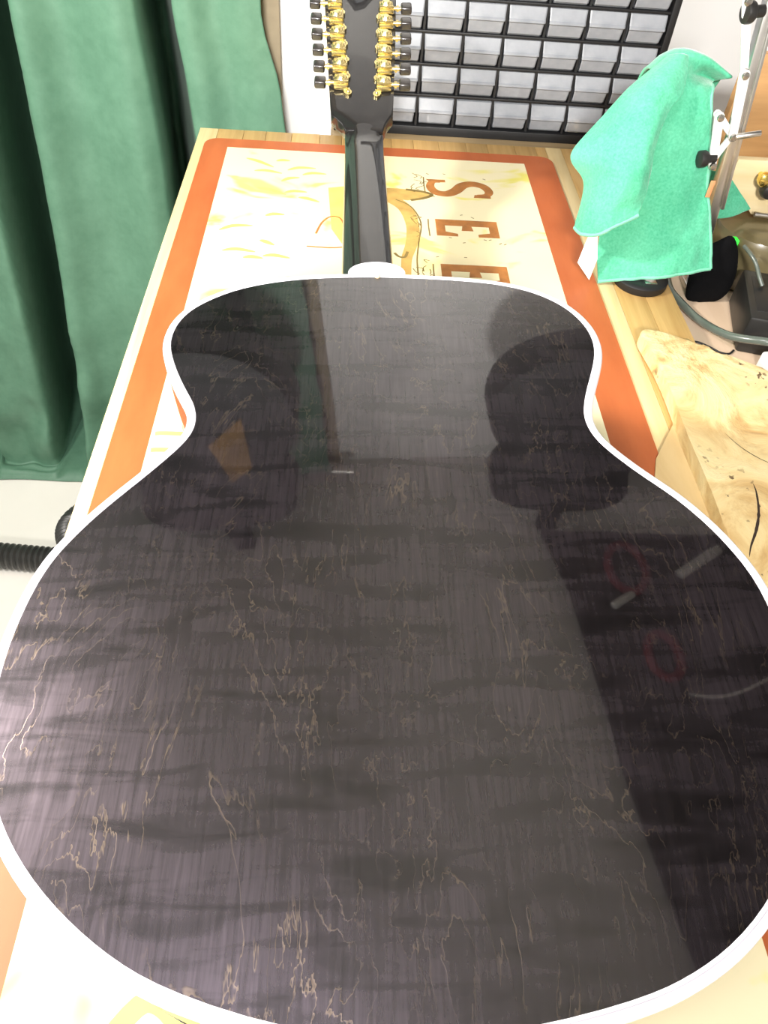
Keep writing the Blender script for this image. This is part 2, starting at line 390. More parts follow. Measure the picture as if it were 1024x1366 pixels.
# letters: top of each letter towards +x, reading towards -y
def letter_E(y0):
    X0, X1, w = 0.127, 0.216, 0.046      # foot, head, width
    P = [(X0, y0), (X1, y0), (X1, y0 - w), (X1 - 0.030, y0 - w), (X1 - 0.030, y0 - w + 0.007), (X1 - 0.013, y0 - w + 0.012), (X1 - 0.013, y0 - 0.017),
         (0.178, y0 - 0.017), (0.180, y0 - 0.030), (0.163, y0 - 0.030), (0.165, y0 - 0.017), (X0 + 0.013, y0 - 0.017), (X0 + 0.013, y0 - w + 0.012), (X0 + 0.030, y0 - w + 0.007), (X0 + 0.030, y0 - w), (X0, y0 - w)]
    W_(prism('printed_letter', P, ZI, ZI + 0.00015, 'ink'), mat)
letter_E(1.043); letter_E(0.923)
S = [(0.142, 1.160), (0.130, 1.158), (0.126, 1.140), (0.134, 1.124), (0.150, 1.121), (0.164, 1.132), (0.176, 1.150), (0.192, 1.157), (0.208, 1.150), (0.215, 1.134), (0.210, 1.122), (0.196, 1.119)]
P_ = cat([(a, b, 0) for a, b in S], 6)
stroke('printed_letter', S, lambda t: 0.008 + 0.010 * math.sin(math.pi * t), 'ink', n=6)
inkpoly('printed_letter_serif', [(0.120, 1.166), (0.150, 1.166), (0.150, 1.158), (0.126, 1.156)], 'ink', 0.00004)
inkpoly('printed_letter_serif', [(0.190, 1.113), (0.216, 1.113), (0.216, 1.121), (0.192, 1.122)], 'ink', 0.00004)
for yy in (1.15, 1.02, 0.90):
    stroke('printed_rule', [(0.117, yy + 0.022), (0.1165, yy), (0.117, yy - 0.026)], 0.002, 'ink_dark')
    for k in range(7):
        a, b = random.uniform(0.096, 0.113), yy + random.uniform(-0.03, 0.03)
        stroke('printed_scrawl', [(a, b), (a + random.uniform(-0.006, 0.006), b + random.uniform(0.002, 0.01)), (a + random.uniform(-0.01, 0.01), b + random.uniform(0.004, 0.016))], 0.0014, 'ink_dark')
for k in range(14):
    a, b = random.uniform(0.12, 0.225), random.choice((1.18, 1.105, 1.06, 0.985, 0.94)) + random.uniform(-0.008, 0.008)
    stroke('printed_scrawl', [(a, b), (a + 0.004, b + random.uniform(-0.004, 0.004))], 0.0016, 'ink_dark')
# printed drawing around the neck: pod, leaf and bottle shapes
inkpoly('printed_drawing', [(0.030, 1.128), (0.075, 1.130), (0.105, 1.126), (0.1265, 1.1155), (0.112, 1.104), (0.090, 1.094), (0.062, 1.098), (0.030, 1.10)], 'ink_tan')
stroke('printed_drawing_line', [(0.088, 1.128), (0.112, 1.124), (0.1265, 1.1155), (0.115, 1.104), (0.094, 1.095)], 0.006, 'ink_dark', 0.00003)
stroke('printed_drawing', [(0.062, 1.10), (0.085, 1.07), (0.094, 1.02), (0.090, 0.97), (0.082, 0.93), (0.080, 0.88)], lambda t: 0.024 - 0.012 * t, 'ink_tan', -0.00002)
stroke('printed_drawing_line', [(0.072, 1.095), (0.094, 1.075), (0.106, 1.03), (0.101, 0.98), (0.096, 0.93), (0.096, 0.88)], 0.0022, 'ink_dark', 0.00003)
stroke('printed_drawing_line', [(0.066, 0.945), (0.072, 0.936), (0.080, 0.936), (0.084, 0.95)], 0.004, 'ink_dark', 0.00003)
inkpoly('printed_drawing', [(-0.028, 1.12), (0.005, 1.13), (0.02, 1.0), (0.0, 0.95), (-0.02, 1.0)], 'ink_yellow')
stroke('printed_drawing_line', [(-0.041, 0.985), (-0.034, 1.015), (-0.022, 1.034), (-0.008, 1.03), (0.0, 1.0)], 0.003, 'ink', 0.00003)
stroke('printed_drawing_line', [(-0.052, 0.951), (-0.02, 0.950), (0.0, 0.954)], 0.003, 'ink', 0.00003)
for yy in (0.576, 0.552): stroke('printed_rule', [(-0.186, yy), (-0.17, yy + 0.001), (-0.10, yy)], 0.006, 'ink_yellow')
stroke('printed_drawing', [(-0.125, 0.065), (-0.105, 0.086), (-0.085, 0.075), (-0.075, 0.05)], 0.012, 'ink_yellow')
stroke('printed_drawing', [(-0.062, 0.07), (-0.045, 0.07), (-0.04, 0.05)], 0.012, 'ink_yellow')
for (a, b) in ((-0.135, 1.19), (-0.12, 1.16), (-0.10, 1.20), (-0.07, 1.175), (-0.085, 1.14), (-0.11, 1.10), (-0.075, 1.10), (-0.055, 1.08), (-0.10, 1.03), (-0.15, 0.99), (-0.105, 0.955), (-0.14, 0.93), (-0.12, 0.915), (-0.09, 0.92), (-0.05, 1.16)):
    d = random.uniform(-0.6, 0.6); l = random.uniform(0.010, 0.022)
    stroke('printed_flourish', [(a - l, b - d * l), (a - l * 0.2, b + l * 0.25), (a + l, b + d * l)], lambda t: 0.002 + 0.006 * math.sin(math.pi * t), 'ink_yellow', n=4)

# ------------------------------------------------------------------ guitar
RX, AX, NX = Vector((0.9990406, -0.00109593, 0.04377989)), Vector((-7.7666e-4, 0.99908623, 0.04273293)), Vector((-0.04378672, -0.04272593, 0.99812685))
GO = Vector((0.0350708, 0.03003254, 0.18253))
gm = Matrix((RX, AX, NX)).transposed().to_4x4(); gm.translation = GO
guitar = thing('acoustic_guitar', 'glossy black flame-maple jumbo twelve-string guitar lying face down with white binding', 'guitar')
guitar.matrix_world = gm
CT = [(0, 7), (48, 10.5), (94.7, 20.0), (114.6, 26.6), (134, 35.5), (154, 49), (174.5, 69), (193, 97), (206.5, 130), (213.6, 163), (216, 197), (214.1, 226),
      (208.5, 246), (199.8, 265.3), (192, 278.6), (182.7, 292.2), (172.3, 304.1), (162.4, 314.5), (152.6, 326.4), (143.8, 338.5), (138.5, 350), (137.3, 361.9), (138.9, 371.5), (142, 382.8), (147, 397), (152.7, 412.4), (157.7, 429), (159.8, 444), (158.8, 459.8), (154.8, 474), (148.2, 487.7), (138.6, 500.3), (125, 511.7), (110.6, 519.5), (93.2, 525.3), (75.7, 528.8), (40, 532.5), (0, 534.5),
      (-40, 534), (-71, 530.8), (-91.3, 526.8), (-108.4, 521.5), (-124.4, 514.6), (-138.2, 505.4), (-148.5, 496.4), (-157.3, 486.5), (-164.4, 473), (-167.9, 457.8), (-168.1, 442.4), (-165.4, 429), (-160.1, 413.1), (-153.6, 397.7), (-146.2, 382.3), (-141.2, 373), (-138, 362.7), (-137.3, 353.9), (-138.8, 346), (-142.8, 337.5), (-149.1, 327.9), (-158.5, 314.6), (-167.3, 303.2), (-176.4, 291.3), (-185.9, 278), (-194.2, 264.6), (-202.3, 249.3), (-207.5, 233), (-211, 214.3), (-213.2, 190), (-212.5, 163), (-207.5, 134), (-196.5, 105), (-180.2, 82), (-161.9, 63.5), (-141.5, 47.7), (-121, 35.2), (-98.3, 25.2), (-50, 11.5)]
OUT = [Vector((p.x / 1000, p.y / 1000)) for p in cat([(a, b, 0) for a, b in CT], 3, True)]
NO = len(OUT)
for _ in range(4): OUT = [(OUT[i - 1] + OUT[i] * 2 + OUT[(i + 1) % NO]) / 4 for i in range(NO)]
NRM = []
for i in range(NO):
    t = (OUT[(i + 1) % NO] - OUT[i - 1]).normalized(); NRM.append(Vector((-t.y, t.x)))   # inward (counter-clockwise outline)
def inset(d): return [OUT[i] + NRM[i] * d for i in range(NO)]
def dome(u, s): return -(u * u + (s - 0.27) ** 2) / 12.0 + 0.004
def depth(s): return 0.121 - 0.019 * s / 0.533
BW = 0.0064
def plate(name, ring, wfun, mt, steps=10, flip=False):
    V, F = [], []
    for j in range(steps + 1):
        t = j / steps
        for p in ring:
            c = Vector((0, min(max(p.y, 0.15), 0.44)))
            q = p.lerp(c, t); V.append((q.x, q.y, wfun(q.x, q.y)))
    for j in range(steps):
        for i in range(NO):
            f = (j * NO + i, j * NO + (i + 1) % NO, (j + 1) * NO + (i + 1) % NO, (j + 1) * NO + i)
            F.append(tuple(reversed(f)) if flip else f)
    return mesh_obj(name, V, F, mt, guitar, True)
plate('back', inset(BW), dome, 'back')
def ring_strip(name, loops, mt, sharp=50):
    V = [p for L in loops for p in L]; F = []
    for j in range(len(loops) - 1):
        for i in range(NO): F.append((j * NO + i, (j + 1) * NO + i, (j + 1) * NO + (i + 1) % NO, j * NO + (i + 1) % NO))
    return mesh_obj(name, V, F, mt, guitar, True, sharp)
def lp(d, dz): return [(p.x, p.y, dome(q.x, q.y) + dz) for p, q in zip(inset(d), OUT)]
ring_strip('binding', [[(p.x, p.y, dome(p.x, p.y)) for p in inset(BW)], lp(BW - 0.0004, 0.0006), lp(0.0022, 0.0004), lp(0.0008, -0.0004), lp(0.0, -0.0020), lp(-0.0002, -0.0075), lp(0.0004, -0.0080)], 'binding')
ring_strip('purfling', [lp(BW - 0.0016, 0.0004), lp(BW - 0.0017, 0.00075), lp(BW - 0.0021, 0.00075), lp(BW - 0.0022, 0.0004)], 'purfling')
side_loops = [[(p.x, p.y, dome(p.x, p.y) * (1 - t) - 0.0078 * (1 - t) - (depth(p.y) - 0.006) * t) for p in inset(0.0004)] for t in [k / 6 for k in range(7)]]
ring_strip('side', side_loops, 'back')
ring_strip('top_binding', [[(p.x, p.y, -depth(p.y) + 0.0062) for p in inset(0.0)], [(p.x, p.y, -depth(p.y)) for p in inset(0.0)], [(p.x, p.y, -depth(p.y)) for p in inset(0.005)]], 'binding')
plate('soundboard', inset(0.005), lambda u, s: -depth(s), 'amber', 6, True)

def ncx(s): return -0.0125 - 0.015 * (s - 0.5)
def nw(s): return -0.085 + 0.0356 * (s - 0.533)
def nhw(s): return (0.058 + (0.048 - 0.058) * (s - 0.533) / 0.36) / 2
# neck: half-round back, sits on the fingerboard
V, F, K = [], [], 17
ss = [0.525 + 0.455 * i / 44 for i in range(45)]
def ntop(s):
    if s < 0.905: return nw(s)
    p = nw(0.925) + (s - 0.925) * math.tan(0.30); t = min(1, (s - 0.905) / 0.035); t = t * t * (3 - 2 * t)
    return nw(s) * (1 - t) + (p + 0.0004 - max(0, s - 0.94) * 0.10) * t
for s in ss:
    hw = nhw(min(s, 0.92)); h = 0.019 - 0.008 * min(1, max(0, (s - 0.91) / 0.05)); base = ntop(s) - h
    if s > 0.93: hw *= 1 - 1.5 * (s - 0.93)
    for k in range(K):
        a = math.pi * k / (K - 1); cx, sx = math.cos(a), math.sin(a)
        V.append((ncx(s) + hw * math.copysign(abs(cx) ** 0.8, cx), s, base + h * sx ** (0.75 - 0.5 * min(1, max(0, (s - 0.90) / 0.045)))))
for i in range(len(ss) - 1):
    for k in range(K - 1): F.append((i * K + k, (i + 1) * K + k, (i + 1) * K + k + 1, i * K + k + 1))
    F.append((i * K + K - 1, (i + 1) * K + K - 1, (i + 1) * K, i * K))
F.append(tuple(range(K))); F.append(tuple(reversed(range((len(ss) - 1) * K, len(ss) * K))))
mesh_obj('neck', V, F, 'black_gloss', guitar, True, 50)
V = []
for s in (0.40, 0.915):
    for sg in (-1, 1):
        for dz in (-0.0195, -0.0255): V.append((ncx(s) + sg * nhw(max(s, .533)), s, nw(s) + dz))
mesh_obj('fingerboard', V, [(0, 1, 3, 2), (4, 6, 7, 5), (0, 2, 6, 4), (1, 5, 7, 3), (0, 4, 5, 1), (2, 3, 7, 6)], 'ebony', guitar)
# heel
HC = -0.0085; V, F = [], []; K = 15; lev = 8
for j in range(lev + 1):
    t = j / lev; w = -0.0062 - 0.088 * t; hw = 0.0205 + 0.007 * t; ds = 0.013 + 0.045 * t ** 2.4
    for k in range(K):
        a = math.pi * k / (K - 1); V.append((HC + (ncx(0.54) - HC) * t + hw * math.cos(a), 0.5335 + ds * math.sin(a), w))
for j in range(lev):
    for k in range(K - 1): F.append((j * K + k, j * K + k + 1, (j + 1) * K + k + 1, (j + 1) * K + k))
    F.append((j * K + K - 1, j * K, (j + 1) * K, (j + 1) * K + K - 1))
F.append(tuple(reversed(range(K)))); F.append(tuple(range(lev * K, (lev + 1) * K)))
mesh_obj('heel', V, F, 'black_gloss', guitar, True, 60)
prism('heel_cap', [(HC + 0.0235 * math.cos(math.pi * k / 16), 0.5338 + 0.0155 * math.sin(math.pi * k / 16)) for k in range(17)], -0.0062, -0.0008, 'binding', guitar, 0.0008)
lathe('heel_pin', [(0.0024, 0), (0.0024, 0.0012), (0.0014, 0.0020), (0.0002, 0.0022)], 'tan_bits', guitar, 14, Matrix.Translation((HC + 0.0005, 0.5285, dome(HC, 0.5285) + 0.0002)))
# headstock, tilted back
HT = 0.30; S0 = 0.925; W0 = nw(S0)
hm = Matrix.Translation((0, S0, W0)) @ Matrix.Rotation(HT, 4, 'X')
HP = [(4.0, 6), (5.6, 11), (7.6, 18), (12, 27), (16.5, 34), (16.9, 43), (18.2, 75), (21, 155), (23.4, 240), (23.0, 258), (8, 270), (-24, 266), (-56, 270), (-72, 258), (-71.3, 237), (-66.5, 153), (-62.2, 73.5), (-60.2, 43), (-59.7, 33), (-54, 26), (-46.4, 17.3), (-43.8, 11), (-42, 6)]
bm = bmesh.new(); vs = [bm.verts.new((a / 1000, b / 1000, -0.0165)) for a, b in HP]; f = bm.faces.new(vs)
r = bmesh.ops.extrude_face_region(bm, geom=[f])
for g in r['geom']:
    if isinstance(g, bmesh.types.BMVert): g.co.z = 0
es = [e for e in bm.edges if all(abs(v.co.z) < 1e-6 for v in e.verts)]
bmesh.ops.bevel(bm, geom=es, offset=0.0022, segments=3, affect='EDGES', profile=0.5)
bmesh.ops.transform(bm, matrix=hm, verts=bm.verts[:])
bm_obj('headstock', bm, 'black_gloss', guitar, True, 40)
# tuning machines: one prototype for each side, then copies sharing its meshes
def tuner(side):
    bm = bmesh.new()                                  # housing seen from behind, origin at its axis
    add_box(bm, (-0.0088, -0.0100, 0.0), (0.0088, 0.0112, 0.0055), 0.0024)
    for z, r0, r1 in ((0.0050, 0.0082, 0.0074), (0.0072, 0.0074, 0.0052), (0.0090, 0.0050, 0.0030)):
        add_cyl(bm, (0, 0.0012, z - 0.0004), (0, 0.0012, z + 0.0020), r0, r1, 18)
    add_box(bm, (-0.0090, -0.0062, 0.0), (0.0090, -0.0022, 0.0088), 0.0016)       # worm bridge
    i = -side
    add_cyl(bm, (i * 0.0085, -0.0135, 0), (i * 0.0085, -0.0135, 0.0026), 0.0044, seg=14)   # ear with its screw hole
    add_box(bm, (min(i * 0.003, i * 0.0105), -0.0135, 0), (max(i * 0.003, i * 0.0105), -0.006, 0.0024), 0.0008)
    h = bm_obj('tuning_machine', bm, 'gold', guitar, True, 40)
    bm = bmesh.new(); add_cyl(bm, (side * 0.007, -0.0025, 0.0042), (side * 0.0185, -0.0025, 0.0042), 0.0022, seg=12)
    add_cyl(bm, (side * 0.0125, -0.0025, 0.0042), (side * 0.0150, -0.0025, 0.0042), 0.0034, seg=12)
    sh = bm_obj('shaft', bm, 'gold', h)
    bm = bmesh.new(); add_box(bm, (side * 0.0245 - 0.0068, -0.0085, -0.0002), (side * 0.0245 + 0.0068, 0.0035, 0.0086), 0.0024, seg=3)
    bt = bm_obj('button', bm, 'button', h); bt['label'] = 'glossy black tuner button'
    bm = bmesh.new(); bmesh.ops.create_uvsphere(bm, u_segments=10, v_segments=6, radius=0.0022, matrix=Matrix.Translation((i * 0.0088, -0.0138, 0.0028)))
    sc = bm_obj('screw', bm, 'gold', h)
    return h
for side, spots in ((-1, [(-47.4, 82.6), (-49.2, 110.5), (-51, 139.4), (-53, 168), (-54.8, 196.8), (-57, 226)]), (1, [(5.4, 80.4), (6.4, 107.8), (7.3, 135), (8.2, 162.5), (9.3, 190.6), (10.1, 218.4)])):
    proto = None
    for (u, h) in spots:
        mw = hm @ Matrix.Translation((u / 1000, h / 1000, 0.0)) @ Matrix.Rotation(side * 0.03, 4, 'Z') @ Matrix.Diagonal((1.06, 1.10, 1.15, 1))
        if proto is None:
            proto = tuner(side); proto.matrix_local = mw
        else:
            c = proto.copy(); COL.objects.link(c); c.parent = guitar; c.matrix_local = mw
            for ch in proto.children:
                d = ch.copy(); COL.objects.link(d); d.parent = c; d.matrix_local = ch.matrix_local
# pads that carry the guitar (hidden below it)
def gp(u, s, w): return gm @ Vector((u, s, w))
def pad(name, label, u0, u1, s0, s1, wf):
    V = []
    for (u, s) in ((u0, s0), (u1, s0), (u1, s1), (u0, s1)):
        t = gp(u, s, wf(s) - 0.0004); V += [(t.x, t.y, ZI + 0.0004), tuple(t)]
    o = mesh_obj(name, V, [(0, 2, 3, 1), (2, 4, 5, 3), (4, 6, 7, 5), (6, 0, 1, 7), (1, 3, 5, 7), (0, 6, 4, 2)], 'foam')
    return tag(o, label, 'foam pad')
pad('foam_pad', 'grey foam block under the wide tail end of the guitar', -0.11, 0.11, 0.10, 0.19, lambda s: -depth(s))
pad('foam_pad', 'grey foam block under the narrow shoulder end of the guitar', -0.07, 0.05, 0.45, 0.51, lambda s: -depth(s) - 0.0094)

# ------------------------------------------------------------------ drawer cabinet
CX0, CY, CP, RP, CB = -0.0135, 1.345, 0.06255, 0.0462, 0.0125
NC, NR, CD = 8, 8, 0.15
CX1 = CX0 + NC * CP
cab = thing('drawer_cabinet', 'black small-parts cabinet with rows of frosted clear drawers', 'cabinet', ((CX0 + CX1) / 2, CY + 0.07, -0.004))
bm = bmesh.new()
zt = CB + NR * RP
add_box(bm, (CX0 - 0.012, CY - 0.004, -0.004), (CX0 - 0.001, CY + CD, zt + 0.01), 0.001)
add_box(bm, (CX1 + 0.001, CY - 0.004, -0.004), (CX1 + 0.012, CY + CD, zt + 0.01), 0.001)
add_box(bm, (CX0 - 0.001, CY - 0.004, -0.004), (CX1 + 0.001, CY + CD, CB - 0.002), 0.001)
add_box(bm, (CX0 - 0.001, CY - 0.004, zt + 0.001), (CX1 + 0.001, CY + CD, zt + 0.01), 0.001)
add_box(bm, (CX0 - 0.001, CY + CD - 0.004, CB - 0.002), (CX1 + 0.001, CY + CD, zt + 0.001))
W_(bm_obj('case', bm, 'black_plastic'), cab)
for i in range(1, NR): W_(box('shelf', (CX0 - 0.001, CY - 0.002, CB + i * RP - 0.0018), (CX1 + 0.001, CY + CD - 0.004, CB + i * RP + 0.0018), 'black_plastic', bev=0.0006), cab)
for j in range(1, NC):
    W_(box('divider', (CX0 + j * CP - 0.0018, CY + 0.001, CB - 0.002), (CX0 + j * CP + 0.0018, CY + CD - 0.004, zt + 0.001), 'black_plastic'), cab)
# one drawer: open tray with a lipped front
dw, dh = CP - 0.0044, RP - 0.0048
def tray():
    prof = [(0.004, dh), (-0.0005, dh * 0.97), (-0.0065, dh * 0.60), (-0.0085, dh * 0.56), (-0.0088, dh * 0.50), (-0.0060, dh * 0.45), (-0.0005, 0.003), (0.003, 0.0)]
    wd = [1.0, 1.0, 0.97, 0.97, 0.97, 0.93, 0.90, 0.88]
    V, F = [], []
    for (y, z), k in zip(prof, wd):
        V += [(-dw / 2 * k, y, z), (-dw / 2 * k * 0.93, y - 0.0012, z), (dw / 2 * k * 0.93, y - 0.0012, z), (dw / 2 * k, y, z)]
    for i in range(len(prof) - 1):
        for k in range(3): F.append((4 * i + k, 4 * (i + 1) + k, 4 * (i + 1) + k + 1, 4 * i + k + 1))
    n = len(V); a = dw / 2 * 0.9
    V += [(-a, 0.003, 0), (a, 0.003, 0), (a, 0.125, 0), (-a, 0.125, 0), (-a, 0.003, dh * 0.9), (a, 0.003, dh * 0.9), (a, 0.125, dh * 0.9), (-a, 0.125, dh * 0.9)]
    F += [(n, n + 1, n + 2, n + 3), (n, n + 3, n + 7, n + 4), (n + 1, n + 5, n + 6, n + 2), (n + 2, n + 6, n + 7, n + 3)]
    me = bpy.data.meshes.new('drawer'); me.from_pydata(V, [], F); me.update(); me.materials.append(M['drawer'])
    return me
tm = tray()
for i in range(NR):
    for j in range(NC):
        o = bpy.data.objects.new('drawer', tm); COL.objects.link(o)
        o.location = (CX0 + (j + 0.5) * CP, CY + 0.001 + random.uniform(-0.001, 0.0015), CB + i * RP + (0.0024 if i else 0.0006)); W_(o, cab)
def content(name, label, i, j, dx, size, mt, cat_):
    cx, cz = CX0 + (j + 0.5) * CP + dx, CB + i * RP + (0.0024 if i else 0.0006) + 0.0006
    bm = bmesh.new(); add_box(bm, (cx - size[0] / 2, CY + 0.014, cz), (cx + size[0] / 2, CY + 0.014 + size[1], cz + size[2]), 0.002, Matrix.Identity(4))
    for v in bm.verts: v.co += Vector((0, 0.004 * noise.noise(v.co * 90), 0.0))
    tag(bm_obj(name, bm, mt), label, cat_)
content('paper_slip', 'crumpled white paper slip inside a bottom-row cabinet drawer', 0, 2, 0.006, (0.034, 0.012, 0.020), 'paper', 'paper slip')
content('parts_bag', 'cream parts bag inside a second-row cabinet drawer', 1, 4, -0.004, (0.030, 0.014, 0.022), 'paper', 'parts bag')
content('tan_pegs', 'small tan pegs inside a bottom-row cabinet drawer', 0, 6, -0.002, (0.036, 0.014, 0.014), 'tan_bits', 'pegs')
content('white_pegs', 'white parts inside a third-row cabinet drawer', 2, 2, 0.0, (0.034, 0.014, 0.010), 'paper', 'pegs')

# ------------------------------------------------------------------ curtain
V, F = [], []
NXc, NZc = 420, 90
def cur(x, z):
    v1, v2 = -0.303 + 0.01 * z, -0.590 + 0.085 * z
    y = 1.412 + 0.008 * math.sin(x * 23 + 0.6) + 0.004 * math.sin(x * 51 + z * 1.5)
    for c, w, d in ((v1, 0.021, 0.40), (v2, 0.030, 0.40), (-0.88, 0.028, 0.2), (-1.12, 0.028, 0.2), (-1.38, 0.028, 0.2)):
        y += d * math.exp(-(abs(x - c) / w) ** 4.0)
        y -= 0.020 * math.exp(-((x - c - 0.060) / 0.032) ** 2) + 0.016 * math.exp(-((x - c + 0.060) / 0.032) ** 2)
    y += 0.012 * noise.noise(Vector((x * 7, z * 2.6, 3))) + 0.005 * noise.noise(Vector((x * 15, z * 9, 1)))
    if z < -0.35:      # crumples near the floor
        k = min(1, (-0.35 - z) / 0.4); y += k * (0.040 * noise.noise(Vector((x * 10, z * 8, 8))) + 0.012 * noise.noise(Vector((x * 24, z * 20, 2))) - 0.015)
    return y
for i in range(NXc + 1):
    x = -1.55 + (1.55 - 0.110) * i / NXc
    for j in range(NZc + 1):
        if j <= NZc - 10:
            z = 1.46 - (1.46 + 0.885) * j / (NZc - 10); xx = x - (i / NXc) ** 8 * min(0.036, max(-0.004, 0.19 * (z + 0.03))) + 0.003 * (i / NXc) ** 8 * math.sin(z * 40)
            yy = cur(x, z); V.append((xx - 0.22 * max(0.0, yy - 1.44), yy, z))
        else:      # cloth lying on the floor in front
            k = (j - NZc + 10) / 10; y0 = cur(x, -0.885); y1 = 1.345 + 0.012 * noise.noise(Vector((x * 6, 2, 0)))
            V.append((x, y0 + (y1 - y0) * k, FZ + 0.006 + 0.022 * math.sin(math.pi * min(1, k * 1.1)) * (0.7 + 0.6 * noise.noise(Vector((x * 8, k * 3, 4))))))
for i in range(NXc):
    for j in range(NZc):
        a = i * (NZc + 1) + j; F.append((a, a + 1, a + NZc + 2, a + NZc + 1))
cu = mesh_obj('curtain', V, F, 'curtain', None, True)
sm = cu.modifiers.new('cloth_thickness', 'SOLIDIFY'); sm.thickness = 0.002
tag(cu, 'dark green floor-length curtain with deep folds puddling on the floor', 'curtain')
rod = thing('curtain_rod', 'steel curtain rod carrying the green curtain near the ceiling', 'curtain rod', (-0.8, 1.44, 1.47))
W_(cyl('rod', (-1.7, 1.43, 1.474), (-0.08, 1.43, 1.474), 0.011, 'steel'), rod)
for xx in (-1.65, -0.1): W_(box('bracket', (xx - 0.008, 1.43, 1.468), (xx + 0.008, 1.52, 1.482), 'steel'), rod)

# ------------------------------------------------------------------ vacuum hose on the floor
HP_ = [(-1.5, 1.13, -0.868), (-1.1, 1.10, -0.868), (-0.80, 1.088, -0.868), (-0.55, 1.07, -0.868), (-0.40, 1.07, -0.868), (-0.31, 1.13, -0.868), (-0.32, 1.24, -0.868), (-0.43, 1.295, -0.865), (-0.545, 1.25, -0.86), (-0.603, 1.16, -0.835), (-0.570, 1.06, -0.802), (-0.47, 0.98, -0.83), (-0.40, 0.88, -0.868), (-0.45, 0.7, -0.868)]
raw = cat(HP_, 60); PP = [raw[0]]; acc = 0.0
for a, b in zip(raw, raw[1:]):          # even spacing for the ribs
    acc += (b - a).length
    if acc >= 0.0036: PP.append(b); acc = 0.0
tag(tube('vacuum_hose', PP, 0.03, 'hose', seg=16, n=1, rfun=lambda i: 0.030 if (i % 3) == 0 else 0.0255 if (i % 3) == 1 else 0.0285), 'black ribbed vacuum hose lying on the pale floor', 'hose')

# ------------------------------------------------------------------ wood at the right
slab_poly = [(0.3585, 0.30), (0.3575, 0.42), (0.3600, 0.50), (0.3590, 0.58), (0.3605, 0.65), (0.3590, 0.70), (0.3545, 0.740), (0.3535, 0.758), (0.360, 0.768), (0.375, 0.766), (0.392, 0.759), (0.416, 0.744), (0.437, 0.728), (0.465, 0.709), (0.490, 0.694), (0.53, 0.672), (0.56, 0.62), (0.57, 0.5), (0.55, 0.36), (0.50, 0.30)]
sl = thing('wood_slab', 'pale figured burl wood slab with a dark crack and rounded corner', 'wood slab', (0.45, 0.55, 0.0055))
bm = bmesh.new(); sp = [(p.x, p.y) for p in cat([(a, b, 0) for a, b in slab_poly], 3, True)]
vs = [bm.verts.new((x, y, 0.0056)) for x, y in sp]; f = bm.faces.new(vs)
r = bmesh.ops.extrude_face_region(bm, geom=[f])
for g in r['geom']:
    if isinstance(g, bmesh.types.BMVert): g.co.z = 0.0235
es = [e for e in bm.edges if all(v.co.z > 0.02 for v in e.verts)]
bmesh.ops.bevel(bm, geom=es, offset=0.005, segments=4, affect='EDGES', profile=0.5)
W_(bm_obj('slab', bm, 'slab', None, True, 50), sl)
def crackline(pts, wd):
    P = cat([(a, b, 0) for a, b in pts], 6); V = []
    for i, p in enumerate(P):
        t = (P[min(i + 1, len(P) - 1)] - P[max(i - 1, 0)]).normalized(); w = wd * math.sin(math.pi * (i + 0.6) / (len(P) + 0.2)) * (1 + 0.5 * noise.noise(p * 300))
        V += [(p.x - t.y * w, p.y + t.x * w, 0.02362), (p.x + t.y * w, p.y - t.x * w, 0.02362)]
    W_(mesh_obj('crack', V, [(2 * i, 2 * i + 1, 2 * i + 3, 2 * i + 2) for i in range(len(P) - 1)], 'crack'), sl)['label'] = 'dark open crack in the pale slab'
crackline([(0.4055, 0.513), (0.4045, 0.50), (0.398, 0.475), (0.388, 0.453), (0.376, 0.433), (0.370, 0.42)], 0.0014)
crackline([(0.40, 0.585), (0.41, 0.565), (0.425, 0.548), (0.445, 0.535)], 0.0005)
tag(prism('thin_board', [(0.327, 0.562), (0.290, 0.44), (0.290, 0.40), (0.425, 0.40), (0.425, 0.58), (0.362, 0.62)], 0.0034, 0.0054, 'thin_board'), 'thin plain tan board under the figured slab', 'board')

